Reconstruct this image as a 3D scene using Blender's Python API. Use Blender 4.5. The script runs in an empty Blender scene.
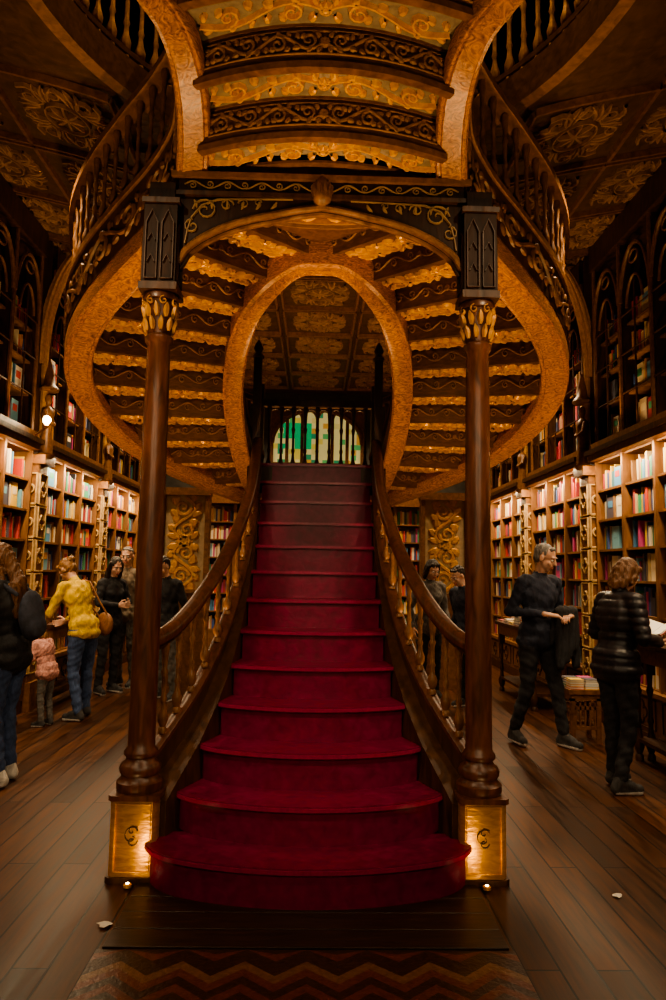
import bpy, bmesh, math, random, bisect
import numpy as np
from mathutils import Vector, Matrix, noise
random.seed(7)
R=random.Random(11)
C=bpy.context.scene.collection
V=Vector
pi=math.pi
# ------------------------------------------------------------------ materials
def newmat(name):
    m=bpy.data.materials.new(name); m.use_nodes=True
    nt=m.node_tree; b=nt.nodes['Principled BSDF']
    return m,nt,b
def ramp(nt,fac,stops):
    r=nt.nodes.new('ShaderNodeValToRGB'); e=r.color_ramp.elements
    while len(e)<len(stops): e.new(0.5)
    for i,(p,c) in enumerate(stops):
        e[i].position=p; e[i].color=(*c,1)
    nt.links.new(fac,r.inputs['Fac']); return r
def noisemat(name,c1,c2,rough=.5,scale=(4,4,4),nscale=3,detail=6,dist=.6,bump=.15,metal=0,spec=.5,coat=0):
    m,nt,b=newmat(name)
    tc=nt.nodes.new('ShaderNodeTexCoord'); mp=nt.nodes.new('ShaderNodeMapping')
    mp.inputs['Scale'].default_value=scale
    n=nt.nodes.new('ShaderNodeTexNoise'); n.inputs['Scale'].default_value=nscale
    n.inputs['Detail'].default_value=detail; n.inputs['Distortion'].default_value=dist
    nt.links.new(tc.outputs['Object'],mp.inputs['Vector']); nt.links.new(mp.outputs[0],n.inputs['Vector'])
    r=ramp(nt,n.outputs['Fac'],[(.3,c1),(.7,c2)])
    nt.links.new(r.outputs[0],b.inputs['Base Color'])
    b.inputs['Roughness'].default_value=rough; b.inputs['Metallic'].default_value=metal
    b.inputs['Specular IOR Level'].default_value=spec; b.inputs['Coat Weight'].default_value=coat; b.inputs['Coat Roughness'].default_value=.3
    if bump:
        bp=nt.nodes.new('ShaderNodeBump'); bp.inputs['Strength'].default_value=bump; bp.inputs['Distance'].default_value=.02
        nt.links.new(n.outputs['Fac'],bp.inputs['Height']); nt.links.new(bp.outputs[0],b.inputs['Normal'])
    return m
W_dark=noisemat('dark_walnut',(.032,.013,.006),(.090,.036,.013),.45,(5,5,1.2),4,spec=.35)
W_black=noisemat('ebonised_oak',(.016,.007,.004),(.042,.018,.009),.55,(5,5,1.2),4,spec=.2)
W_mid=noisemat('carved_oak',(.12,.048,.014),(.26,.112,.033),.45,(4,4,4),5)
W_riser=noisemat('riser_oak',(.075,.029,.009),(.165,.070,.022),.5,(3,3,9),5)
W_rr=noisemat('riser_relief_oak',(.18,.080,.024),(.34,.165,.05),.45,(3,3,9),5)
W_orange=noisemat('golden_oak',(.15,.040,.006),(.72,.31,.055),.33,(3,3,9),3.4,10,4.5,.12)
W_col=noisemat('column_mahogany',(.045,.016,.008),(.145,.048,.019),.36,(6,6,1),5,6,.8,.12,coat=.08)
GOLD=noisemat('gilded_carving',(.60,.26,.025),(.92,.50,.07),.38,(6,6,6),4,bump=.1,metal=.2)
GOLD2=noisemat('old_gilding',(.38,.175,.03),(.60,.31,.065),.48,(6,6,6),4,bump=.1,metal=.2)
PALE=noisemat('painted_ground',(.17,.125,.080),(.29,.225,.15),.6,(6,6,6),4)
BROWNG=noisemat('brown_ground',(.085,.030,.008),(.16,.062,.015),.5,(5,5,5),4)
BRASS=noisemat('brass_plate',(.60,.29,.035),(.85,.47,.08),.34,(3,3,10),5,bump=.15,metal=.7)
RED=noisemat('crimson_tread',(.125,.002,.027),(.215,.005,.048),.42,(5,5,5),4,8,.4,.12,coat=.04)
RED2=noisemat('crimson_nosing',(.23,.008,.052),(.34,.022,.082),.34,(9,9,9),5,8,.4,.1,coat=.15)
CEILM=noisemat('ceiling_panel',(.050,.021,.008),(.11,.048,.016),.6,(3,3,3),4)
CEILR=noisemat('ceiling_relief',(.24,.12,.034),(.44,.235,.070),.5,(3,3,3),4)
WALLM=noisemat('wall_plaster',(.04,.024,.016),(.08,.048,.030),.7,(2,2,2),3)
TEAL=noisemat('aged_blue_paint',(.035,.032,.028),(.075,.068,.055),.6,(2,2,2),3)
SHELF=noisemat('shelf_wood',(.13,.056,.019),(.26,.118,.040),.5,(4,4,1),4)
CREAM=noisemat('carved_stone',(.38,.24,.10),(.60,.40,.19),.55,(5,5,5),4)
PAPER=noisemat('paper',(.75,.72,.66),(.85,.82,.76),.8,bump=0)
SLABM=noisemat('dark_boards',(.016,.008,.005),(.045,.020,.010),.38,(1.5,14,4),3,bump=.1)
def colattr(name,rough=.5,emis=0):
    m,nt,b=newmat(name)
    a=nt.nodes.new('ShaderNodeAttribute'); a.attribute_name='Col'
    nt.links.new(a.outputs['Color'],b.inputs['Base Color']); b.inputs['Roughness'].default_value=rough
    if emis:
        nt.links.new(a.outputs['Color'],b.inputs['Emission Color']); b.inputs['Emission Strength'].default_value=emis
    return m
BOOKM=colattr('book_covers',.45)
GLASS=colattr('stained_glass',.3,.6)
def emit(name,c,s):
    m,nt,b=newmat(name); b.inputs['Base Color'].default_value=(*c,1)
    b.inputs['Emission Color'].default_value=(*c,1); b.inputs['Emission Strength'].default_value=s; return m
LAMP=emit('lamp_bulb',(1,.75,.42),14)
def floor_mat():
    m,nt,b=newmat('plank_floor')
    tc=nt.nodes.new('ShaderNodeTexCoord'); mp=nt.nodes.new('ShaderNodeMapping')
    mp.inputs['Rotation'].default_value=(0,0,pi/2)
    br=nt.nodes.new('ShaderNodeTexBrick')
    br.inputs['Scale'].default_value=1; br.inputs['Brick Width'].default_value=1.9; br.inputs['Row Height'].default_value=.14
    br.inputs['Mortar Size'].default_value=.005; br.inputs['Mortar'].default_value=(.003,.002,.001,1)
    br.inputs['Color1'].default_value=(.046,.019,.008,1); br.inputs['Color2'].default_value=(.118,.050,.019,1)
    nt.links.new(tc.outputs['Object'],mp.inputs['Vector']); nt.links.new(mp.outputs[0],br.inputs['Vector'])
    mp2=nt.nodes.new('ShaderNodeMapping'); mp2.inputs['Scale'].default_value=(14,1.2,1)
    nt.links.new(tc.outputs['Object'],mp2.inputs['Vector'])
    n=nt.nodes.new('ShaderNodeTexNoise'); n.inputs['Scale'].default_value=2.5; n.inputs['Detail'].default_value=8
    nt.links.new(mp2.outputs[0],n.inputs['Vector'])
    r=ramp(nt,n.outputs['Fac'],[(.3,(.35,.33,.31)),(.75,(1.5,1.28,1.1))])
    mx=nt.nodes.new('ShaderNodeMix'); mx.data_type='RGBA'; mx.blend_type='MULTIPLY'; mx.inputs[0].default_value=1
    nt.links.new(br.outputs['Color'],mx.inputs[6]); nt.links.new(r.outputs[0],mx.inputs[7])
    nt.links.new(mx.outputs[2],b.inputs['Base Color']); b.inputs['Specular IOR Level'].default_value=.3
    rr=nt.nodes.new('ShaderNodeMapRange'); rr.inputs[3].default_value=.24; rr.inputs[4].default_value=.52
    nt.links.new(n.outputs['Fac'],rr.inputs[0]); nt.links.new(rr.outputs[0],b.inputs['Roughness'])
    bp=nt.nodes.new('ShaderNodeBump'); bp.inputs['Strength'].default_value=.5; bp.inputs['Distance'].default_value=.005
    nt.links.new(br.outputs['Fac'],bp.inputs['Height']); bp.invert=True; nt.links.new(bp.outputs[0],b.inputs['Normal'])
    return m
FLOORM=floor_mat()
# ------------------------------------------------------------------ mesh builder
class MB:
    def __init__(s): s.v=[];s.f=[];s.m=[];s.c=[]
    def add(s,vs,fs,mat=0,col=None):
        o=len(s.v); s.v+= [tuple(p) for p in vs]
        for f in fs: s.f.append([i+o for i in f]); s.m.append(mat); s.c.append(col or (1,1,1))
    def box(s,x0,x1,y0,y1,z0,z1,mat=0,col=None,skip=()):
        vs=[(x0,y0,z0),(x1,y0,z0),(x1,y1,z0),(x0,y1,z0),(x0,y0,z1),(x1,y0,z1),(x1,y1,z1),(x0,y1,z1)]
        s.add(vs,[(0,3,2,1),(4,5,6,7),(0,1,5,4),(1,2,6,5),(2,3,7,6),(3,0,4,7)],mat,col)
    def obox(s,M,sx,sy,sz,mat=0,col=None):
        vs=[M@V((a*sx/2,b*sy/2,c*sz/2)) for a,b,c in [(-1,-1,-1),(1,-1,-1),(1,1,-1),(-1,1,-1),(-1,-1,1),(1,-1,1),(1,1,1),(-1,1,1)]]
        s.add(vs,[(0,3,2,1),(4,5,6,7),(0,1,5,4),(1,2,6,5),(2,3,7,6),(3,0,4,7)],mat,col)
    def prism(s,poly,z0,z1,mat=0):
        n=len(poly)
        zb=z0 if hasattr(z0,'__len__') else [z0]*n; zt=z1 if hasattr(z1,'__len__') else [z1]*n
        vs=[(p[0],p[1],z) for p,z in zip(poly,zb)]+[(p[0],p[1],z) for p,z in zip(poly,zt)]
        fs=[list(range(n))[::-1],list(range(n,2*n))]+[(i,(i+1)%n,(i+1)%n+n,i+n) for i in range(n)]
        s.add(vs,fs,mat)
    def lathe(s,prof,cx,cy,n=16,mat=0,z0=0,sq=False):
        vs=[];fs=[]
        for r,z in prof:
            for i in range(n):
                a=2*pi*(i+.5)/n; vs.append((cx+r*math.cos(a),cy+r*math.sin(a),z0+z))
        for j in range(len(prof)-1):
            for i in range(n):
                k=(i+1)%n; fs.append((j*n+i,j*n+k,(j+1)*n+k,(j+1)*n+i))
        fs.append(list(range(n))[::-1]); fs.append([len(vs)-n+i for i in range(n)])
        s.add(vs,fs,mat)
    def sweep(s,path,prof,mat=0,sg=1,ws=None):
        m=len(prof); vs=[];fs=[]; N=len(path)
        for i,p in enumerate(path):
            a=path[max(i-1,0)]; b=path[min(i+1,N-1)]
            t=V((b[0]-a[0],b[1]-a[1])); 
            t=t.normalized() if t.length>1e-6 else V((0,-1))
            n=(-t.y,t.x); w=ws[i] if ws else 1
            for q in prof: vs.append((p[0]+n[0]*q[0]*w*sg,p[1]+n[1]*q[0]*w*sg,p[2]+q[1]))
        for i in range(N-1):
            for j in range(m):
                k=(j+1)%m; fs.append((i*m+j,i*m+k,(i+1)*m+k,(i+1)*m+j))
        fs.append(list(range(m))[::-1]); fs.append([(N-1)*m+j for j in range(m)])
        s.add(vs,fs,mat)
    def tube(s,path,rad,n=8,mat=0):
        vs=[];fs=[];N=len(path); P=[V(p) for p in path]
        u=None
        for i in range(N):
            t=(P[min(i+1,N-1)]-P[max(i-1,0)]).normalized()
            if u is None:
                u=t.orthogonal().normalized()
            u=(u-t*u.dot(t)); u=u.normalized() if u.length>1e-6 else t.orthogonal().normalized()
            w=t.cross(u); r=rad[i] if hasattr(rad,'__len__') else rad
            for j in range(n):
                a=2*pi*j/n; vs.append(P[i]+(u*math.cos(a)+w*math.sin(a))*r)
        for i in range(N-1):
            for j in range(n):
                k=(j+1)%n; fs.append((i*n+j,i*n+k,(i+1)*n+k,(i+1)*n+j))
        fs.append(list(range(n))[::-1]); fs.append([(N-1)*n+j for j in range(n)])
        s.add(vs,fs,mat)
    def relief(s,polys,fmap,mat=0,h=.015):
        for pts,wd in polys:
            vs=[];fs=[];N=len(pts)
            for i,(a,b) in enumerate(pts):
                p=pts[max(i-1,0)];q=pts[min(i+1,N-1)]
                t=(q[0]-p[0],q[1]-p[1]); L=math.hypot(*t) or 1; n=(-t[1]/L,t[0]/L)
                w=wd[i]/2
                hh=h*min(1,wd[i]/max(max(wd),1e-6)+.25)
                for k,z in ((-1,-.003),(-.45,hh),(.45,hh),(1,-.003)):
                    vs.append(fmap(a+n[0]*w*k,b+n[1]*w*k,z))
            for i in range(N-1):
                for j in range(3):
                    fs.append((i*4+j,i*4+j+1,i*4+j+5,i*4+j+4))
            s.add(vs,fs,mat)
    def build(s,name,mats,smooth=None,parent=None,recalc=True,loc=None,bevel=0):
        me=bpy.data.meshes.new(name); me.from_pydata(s.v,[],s.f)
        for m in mats: me.materials.append(m)
        me.polygons.foreach_set('material_index',s.m)
        if any(c!=(1,1,1) for c in s.c):
            at=me.color_attributes.new('Col','FLOAT_COLOR','CORNER')
            buf=[]
            for c,f in zip(s.c,s.f): buf+= [c[0],c[1],c[2],1]*len(f)
            at.data.foreach_set('color',buf)
        if recalc:
            bm=bmesh.new(); bm.from_mesh(me); bmesh.ops.recalc_face_normals(bm,faces=bm.faces); bm.to_mesh(me); bm.free()
        if smooth:
            me.polygons.foreach_set('use_smooth',[True]*len(me.polygons))
            try: me.set_sharp_from_angle(angle=math.radians(smooth))
            except Exception: pass
        ob=bpy.data.objects.new(name,me); C.objects.link(ob)
        if bevel:
            b=ob.modifiers.new('b','BEVEL'); b.width=bevel; b.segments=2; b.limit_method='ANGLE'
        if parent: ob.parent=parent
        return ob
def empty(name,loc=(0,0,0)):
    e=bpy.data.objects.new(name,None); e.location=loc; C.objects.link(e); e.empty_display_size=.1; return e
def cr(pts,n=6):
    P=[V(p) for p in pts]; out=[]
    for i in range(len(P)-1):
        a=P[max(i-1,0)];b=P[i];c=P[i+1];d=P[min(i+2,len(P)-1)]
        for k in range(n):
            t=k/n
            out.append(.5*((2*b)+(c-a)*t+(2*a-5*b+4*c-d)*t*t+(3*b-a-3*c+d)*t**3))
    out.append(P[-1]); return out
def crat(pts,s):
    P=pts; i=int(min(max(math.floor(s),0),len(P)-2)); t=s-i
    a=P[max(i-1,0)];b=P[i];c=P[i+1];d=P[min(i+2,len(P)-1)]
    return .5*((2*b)+(c-a)*t+(2*a-5*b+4*c-d)*t*t+(3*b-a-3*c+d)*t**3)
# ------------------------------------------------------------------ ornament
def spiral(cx,cy,r,a0,turns,sg,w,n=16):
    pts=[];wd=[]
    for i in range(n):
        t=i/(n-1); rr=r*(1-t)**.8+r*.06; a=a0+sg*turns*2*pi*t
        pts.append((cx+rr*math.cos(a),cy+rr*math.sin(a))); wd.append(w*(1-.45*t))
    return pts,wd
def leaf(x,y,a,L,w,curl=.6,n=5):
    pts=[];wd=[]
    for i in range(n):
        t=i/(n-1); pts.append((x,y)); wd.append(w*math.sin(pi*(.12+.86*t))**.8+.001)
        aa=a+curl*t; x+=L/(n-1)*math.cos(aa); y+=L/(n-1)*math.sin(aa)
    return pts,wd
def scrollband(L,H,unit=None,rich=True):
    """acanthus scroll, mirrored about its centre; u in [0,L], v in [-H/2,H/2]"""
    out=[]; unit=unit or H*1.25; n=max(1,round(L/2/unit)); unit=L/2/n
    half=[]
    w=H*.16
    for k in range(n):
        u0=k*unit; sg=1 if k%2 else -1
        st=[];wd=[]
        for i in range(9):
            t=i/8; st.append((u0+t*unit,sg*H*.30*math.sin(pi*t)-0)); wd.append(w*(.9-.3*abs(t-.5)))
        half.append((st,wd))
        r=min(H*.30,unit*.36)
        half.append(spiral(u0+unit*.52,-sg*H*.06,r,-pi/2*sg*-1,1.35,sg,w*.95,14))
        if rich:
            for j,(du,dv,a,l) in enumerate(((.12,.28,.9,.26),(.40,.40,.35,.24),(.80,.34,-.2,.26),(.93,-.2,-2.0,.22),(.15,-.25,-1.1,.25),(.60,-.38,.1,.22))):
                half.append(leaf(u0+unit*du,sg*dv*H*.75,a*sg,H*l*1.2,w*1.7,.9*sg))
    for pts,wd in half:
        out.append(([(L/2-a,b) for a,b in pts],wd)); out.append(([(L/2+a,b) for a,b in pts],wd))
    c=L/2
    for a in range(8):
        out.append(leaf(c,0,a*pi/4,H*.24,w*1.6,.2,4))
    return out
def rosette(cx,cy,r,n=8,w=None):
    w=w or r*.3
    o=[leaf(cx,cy,2*pi*i/n,r,w,.25,5) for i in range(n)]
    o.append(([(cx+r*1.05*math.cos(2*pi*i/24),cy+r*1.05*math.sin(2*pi*i/24)) for i in range(25)],[w*.4]*25))
    return o
def tracery(cx,cy,w,h,t):
    o=[([(cx-w/2,cy-h/2),(cx+w/2,cy-h/2),(cx+w/2,cy+h/2),(cx-w/2,cy+h/2),(cx-w/2,cy-h/2)],[t]*5)]
    r=min(w,h)*.22
    for k in range(4):
        a=k*pi/2; x=cx+r*1.0*math.cos(a); y=cy+r*1.0*math.sin(a)
        o.append(([(x+r*.8*math.cos(a-2.2+4.4*i/10),y+r*.8*math.sin(a-2.2+4.4*i/10)) for i in range(11)],[t*.8]*11))
    return o
BALP=[(.020,0),(.020,.05),(.013,.07),(.024,.13),(.026,.19),(.014,.27),(.011,.34),(.017,.38),(.011,.42),(.011,.62),(.018,.68),(.011,.72),(.016,.86),(.020,.93),(.020,1.0)]
def baluster(mb,x,y,z0,z1,mat=0,n=8,k=1):
    mb.lathe([(r*k,z*(z1-z0)) for r,z in BALP],x,y,n,mat,z0)
# ==================================================================  STAIRCASE
stair=empty('grand_double_staircase',(0,3.3,0))
SP=lambda ob:(setattr(ob,'parent',stair),setattr(ob,'matrix_parent_inverse',Matrix.Translation((0,-3.3,0))))
SC=1.07
sz=lambda z:1.52+(z-1.52)*SC
# ---- red straight flight
NS=13; rz=.19; rt=.24; y1=3.28
side=[(.86,3.70),(.77,3.88),(.665,4.12),(.575,4.45),(.52,4.88),(.50,5.35),(.51,5.78),(.53,6.16)]
def sidex(y):
    if y<=side[0][1]: return side[0][0]
    for (a,b),(c,d) in zip(side,side[1:]):
        if y<=d: return a+(c-a)*(y-b)/(d-b)
    return side[-1][0]
wk=[.80,.71,.615,.545,.50,.475,.465,.46,.455,.465,.475,.485,.50]
bow=[.20,.20,.17,.14,.11,.09,.075,.06,.05,.045,.04,.035,.03]
red=MB(); fil=MB()
for k in range(NS):
    yk=y1+k*rt; w=wk[k]; b=bow[k]; z=rz*(k+1)
    cor=max(0,.10-.03*k)
    def curve(off,ww,n=32):
        return [(-ww*math.cos(pi*i/n), yk+off+b*abs(math.cos(pi*i/n))**2.1+cor*abs(math.cos(pi*i/n))**14) for i in range(n+1)]
    back=yk+rt+.25 if k<NS-1 else 7.3
    wb=w if k<NS-1 else .58
    if k==0: back=y1+.45
    f=curve(.020,w-.02)
    red.prism(f+[(wb-.02,back),(-wb+.02,back)],z-rz if k else .002,z-.026,0)
    for (o0,za,zb,mm) in ((.006,z-.032,z-.025,0),(-.004,z-.025,z-.007,1),(0.002,z-.007,z,0)):
        f=curve(o0,w); red.prism(f+[(wb,back),(-wb,back)],za,zb,mm)
# closed sloping cheek boards between the carpet edge and the string
ck=[(3.66,.72,rz*2-.02)]+[(y1+k*rt+bow[k]+.02,wk[k]-.012,rz*(k+1)+.018) for k in range(2,11)]
for (ya,wa,za),(yb,wb_,zb) in zip(ck,ck[1:]):
    for sx in(-1,1):
        q=[(sx*wa,ya),(sx*(sidex(ya)-.0),ya),(sx*(sidex(yb)-.0),yb),(sx*wb_,yb)]
        fil.prism(q,[max(0,za-.45)]*2+[max(0,zb-.45)]*2,[za,za,zb,zb],0)
o=red.build('red_carpeted_steps',[RED,RED2],40); SP(o)
o=fil.build('stair_cheek_boards',[W_dark]); SP(o)
trz=lambda y: rz*((y-y1)/rt+1)
railz=[1.15,1.21,1.37,1.60,1.87,2.15,2.44,2.68]
flight=MB(); bal=MB()
for sx in (-1,1):
    P=cr([(sx*a,b,trz(b)-.05) for a,b in side],5)
    flight.sweep(P,[(-.03,-.33),(.03,-.33),(.03,.03),(-.03,.03)],0)
    flight.sweep(P,[(-.04,.03),(.04,.03),(.04,.055),(.02,.075),(-.02,.075),(-.04,.055)],1)
    Rl=cr([(sx*a,b,c) for (a,b),c in zip(side,railz)],5)
    flight.sweep(Rl,[(-.04,-.045),(.04,-.045),(.045,-.015),(.03,.015),(0,.025),(-.03,.015),(-.045,-.015)],1)
    flight.sweep(Rl,[(-.02,-.075),(.02,-.075),(.02,-.04),(-.02,-.04)],0)
    n=len(P)
    for i in range(14):
        s=(i+.6)/14*(n-1); j=int(s); t=s-j
        a=P[j].lerp(P[j+1],t); c=Rl[j].lerp(Rl[j+1],t)
        baluster(bal,a.x,a.y,a.z+.07,c.z-.07,0,10,1.1)
    flight.box(sx*.545-.035,sx*.545+.035,6.14,6.21,2.2,3.42,0)
    flight.lathe([(.05,0),(.055,.02),(.03,.05),(.045,.09),(.03,.13),(.005,.17)],sx*.545,6.175,12,1,3.42)
o=flight.build('flight_strings_and_handrails',[W_dark,W_col],50); SP(o)
o=bal.build('flight_balusters',[W_mid],50); SP(o)
und=MB()
und.add([(-.42,3.8,.02),(.42,3.8,.02),(.42,6.2,2.1),(-.42,6.2,2.1),(-.42,3.8,.2),(.42,3.8,.2),(.42,6.2,2.25),(-.42,6.2,2.25)],[(0,1,2,3),(4,5,6,7),(0,1,5,4),(1,2,6,5),(2,3,7,6),(3,0,4,7)])
und.box(-.62,.62,6.2,7.3,2.2,2.44)
for i in range(9):
    x=-.5+i*.125; baluster(und,x,7.2,2.47,3.22,0,10,1.2)
und.box(-.62,.62,7.16,7.24,3.22,3.29); und.box(-.62,.62,7.17,7.23,2.47,2.53)
for i in range(8):
    xc=-.4375+i*.125; und.tube([(xc+.0625*math.cos(pi*k/8),7.2,3.13+.07*math.sin(pi*k/8)) for k in range(9)],.009,6,0)
for sx in(-1,1):
    und.box(sx*.6-.04,sx*.6+.04,7.15,7.25,2.2,3.45); 
    und.box(sx*.55-.05,sx*.55+.05,6.7,6.8,0,2.2)
o=und.build('landing_with_balustrade',[W_dark],50); SP(o)
# ---- curved flights
OUT=[V(p)*SC for p in [(.62,6.62),(1.08,6.35),(1.42,6.02),(1.64,5.65),(1.76,5.26),(1.78,4.9),(1.68,4.55),(1.48,4.25),(1.22,4.0),(.98,3.80),(.82,3.62),(.76,3.42)]]
INN=[V(p)*SC for p in [(.50,6.30),(.57,6.08),(.61,5.85),(.63,5.6),(.635,5.35),(.625,5.1),(.595,4.9),(.54,4.7),(.445,4.52),(.29,4.38),(0,4.32),(0,4.24)]]
ZZ=[sz(z) for z in [2.22,2.36,2.49,2.62,2.76,2.90,3.04,3.18,3.32,3.45,3.56,3.60]]
ZT=[z+.075 for z in ZZ[:10]]+[sz(3.60),sz(3.61)]
ZP=sz(3.59)
def pt(s,t):
    a=crat(INN,s); b=crat(OUT,s); p=a.lerp(b,t)
    return p
HW=[(y*SC,w*SC) for y,w in [(3.42,.595),(3.30,.565),(3.15,.55),(3.02,.565),(2.92,.61),(2.84,.685),(2.7,.82),(2.45,1.0),(2.1,1.16),(1.6,1.26),(1.1,1.28)]]
def hw(y):
    for (a,w0),(b,w1) in zip(HW,HW[1:]):
        if y>=b: 
            t=min(max((a-y)/(a-b),0),1)
            return w0+(w1-w0)*t
    return HW[-1][1]
tr=MB(); orn=MB()
T0=.05; T1=.95
for sx in (-1,1):
    for k in range(10):
        z=ZT[k]
        nn=5
        poly=[pt(k-.12,T0+i/nn*(T1-T0)) for i in range(nn+1)]+[pt(k+1,T0+(nn-i)/nn*(T1-T0)) for i in range(nn+1)]
        tr.prism([(sx*p.x,p.y) for p in poly],z,z+.04,0)
        e=[(sx*pt(k-.10,T0+i/6*(T1-T0)).x,pt(k-.10,T0+i/6*(T1-T0)).y,z) for i in range(7)]
        tr.sweep(e,[(-.014,-.015),(.014,-.015),(.014,.045),(-.014,.045)],2)
        z2=ZT[k+1]
        e=[(sx*pt(k+1,T0+i/6*(T1-T0)).x,pt(k+1,T0+i/6*(T1-T0)).y,z) for i in range(7)]
        tr.sweep(e,[(-.015,-.012),(.015,-.012),(.015,z2-z+.03),(-.015,z2-z+.03)],1)
        L=(pt(k+.45,1)-pt(k+.45,0)).length; D=min((pt(k+1,.6)-pt(k,.6)).length,.32)
        def fm(u,v,h,k=k,L=L,D=D,z=z,sx=sx):
            t=.07+u/L*.80; p=pt(k+.47+v/D*.92,t); return (sx*p.x,p.y,z-h)
        orn.relief(scrollband(L,D*.86,.22),fm,0,.022)
        L2=(pt(k+1,1)-pt(k+1,0)).length
        nv=(pt(k+1.08,.6)-pt(k+1,.6)).normalized()
        def fr(u,v,h,k=k,L2=L2,z=z,sx=sx,nv=nv):
            p=pt(k+1,.06+u/L2*.84)+nv*(.015+h); return (sx*p.x,p.y,z+.075+v)
        orn.relief(scrollband(L2,.095,.14,False),fr,1,.012)
plat=[(0,4.24*SC)]+[(pt(10,i/5).x,pt(10,i/5).y) for i in range(1,6)]
pl=[(-p[0],p[1]) for p in plat[1:]][::-1]+plat+[(.74,3.45*SC)]+[( .66-1.32*i/12,3.44*SC-.14*(1-(1-i/6)**2)) for i in range(13)]+[(-.74,3.45*SC)]
tr.prism(pl,ZP,ZP+.05,0)
def fmp(u,v,h): return (u,4.06+v,ZP-h)
orn.relief([([(a-.6,b) for a,b in pts],wd) for pts,wd in scrollband(1.2,.42,.3)],fmp,0,.025)
orn.relief([([(.62*math.cos(pi*i/20),.28*math.sin(pi*i/20)-.1) for i in range(21)],[.03]*21),([(.68*math.cos(pi*i/20),.36*math.sin(pi*i/20)-.12) for i in range(21)],[.02]*21)],fmp,1,.03)
# shared flight toward the upper floor
SR=.203; ST=.235
for j in range(9):
    z=ZP+SR*j; yc=3.77-ST*j
    def edge(yy,n=14):
        w=hw(yy)+.05
        return [(-w+2*w*i/n, yy-.16*(1-(-1+2*i/n)**2)) for i in range(n+1)]
    a=edge(yc); b=edge(yc-ST)
    tr.prism(a+b[::-1],z,z+.04,3)
    tr.sweep([(p[0],p[1],z) for p in b],[(-.014,-.02),(.014,-.02),(.014,SR+.03),(-.014,SR+.03)],1)
    tr.sweep([(p[0],p[1],z) for p in b],[(-.022,-.022),(.022,-.022),(.022,.012),(-.022,.012)],2)
    tr.sweep([(p[0],p[1],z) for p in a],[(-.02,-.015),(.02,-.015),(.02,.02),(-.02,.02)],2)
    L=2*(hw(yc-.1)-.01)
    def fs(u,v,h,L=L,yc=yc,z=z):
        x=u-L/2; w=L/2; return (x,yc-ST/2+v-.16*(1-(x/(w+.05))**2),z-h)
    orn.relief(scrollband(L,.165,.30),fs,0,.024)
    L2=2*hw(yc-ST)
    def fr2(u,v,h,L=L2,yc=yc,z=z):
        x=u-L/2; w=L/2; return (x,yc-ST-.16*(1-(x/(w+.05))**2)-.014-h,z+.108+v)
    orn.relief(scrollband(L2,.12,.15),fr2,1,.013)
    for vv in (.05,.165):
        orn.relief([([(L2*i/20,0) for i in range(21)],[.010]*21)],lambda u,v,h,vv=vv,f=fr2:f(u,v+vv-.108,h),1,.008)
o=tr.build('carved_treads_and_risers',[BROWNG,W_riser,W_mid,PALE],40); SP(o)
o=orn.build('scroll_carvings',[GOLD,W_rr,GOLD2],None); SP(o)
# ---- outer strings
strg=MB(); sb=MB(); wallo=MB()
for sx in (-1,1):
    wo=.17
    base=[(sx*OUT[i].x,OUT[i].y,ZZ[i]-.05) for i in range(11)]
    base+= [(sx*(w+wo),y,sz(3.56)+(3.42*SC-y)*.86) for y,w in HW]
    P=cr(base,6)
    ws=[1-.15*min(max((i-54)/12,0),1) for i in range(len(P))]
    sg=1 if sx<0 else -1
    prof=[(0,-.05),(.012,-.068),(.03,-.062),(.04,-.075),(.16,-.075),(.17,-.062),(.188,-.068),(.2,-.05),(.2,.03),(.175,.06),(.16,.12),(.13,.15),(.02,.15),(0,.05)]
    strg.sweep(P,prof,0,sg,ws)
    wallo.sweep(P,[(.0,.08),(.05,.08),(.05,.40),(.0,.40)],0,sg)
    wallo.sweep(P,[(-.02,.40),(.08,.40),(.08,.44),(-.02,.44)],1,sg)
    wallo.sweep(P,[(-.02,1.0),(.085,1.0),(.085,1.05),(.03,1.08),(-.02,1.05)],1,sg)
    d=[0]
    for i in range(1,len(P)): d.append(d[-1]+(P[i]-P[i-1]).length)
    Lt=d[-1]
    def at(u):
        u=min(max(u,0),Lt-1e-4)
        i=min(max(bisect.bisect_right(d,u)-1,0),len(P)-2); t=(u-d[i])/max(d[i+1]-d[i],1e-6)
        q=P[i].lerp(P[i+1],t); tt=(P[i+1]-P[i]); n=V((-tt.y,tt.x,0)).normalized()
        return q,n*sg
    def fo(u,v,h):
        q,n=at(u); q=q-n*h; return (q.x,q.y,q.z+.24+v)
    wallo.relief(scrollband(Lt,.24,.3),fo,1,.014)
    nb=int(Lt/.13)
    for i in range(nb):
        q,n=at((i+.5)*Lt/nb); q=q+n*.03
        baluster(sb,q.x,q.y,q.z+.44,q.z+1.0,0,8,1.1)
full=[(-INN[i].x,INN[i].y,ZZ[i]-.07) for i in range(10)]+[(-.15,4.325*SC,sz(3.475)),(0,4.315*SC,sz(3.485)),(.15,4.325*SC,sz(3.475))]+[(INN[i].x,INN[i].y,ZZ[i]-.07) for i in range(9,-1,-1)]
P=cr(full,6)
strg.sweep(P,[(-.075,-.05),(-.06,-.066),(-.04,-.055),(.045,-.055),(.065,-.066),(.085,-.045),(.085,.10),(.06,.18),(-.06,.18),(-.075,.1)],0,-1)
wallo.sweep(P,[(-.02,.14),(.03,.14),(.03,.40),(-.02,.40)],0,-1)
wallo.sweep(P,[(-.03,.40),(.05,.40),(.05,.45),(-.03,.45)],1,-1)
o=strg.build('ribbon_strings',[W_orange],35); SP(o)
o=wallo.build('string_walls',[W_dark,W_mid],40); SP(o)
o=sb.build('stair_balusters',[W_mid],50); SP(o)
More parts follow.
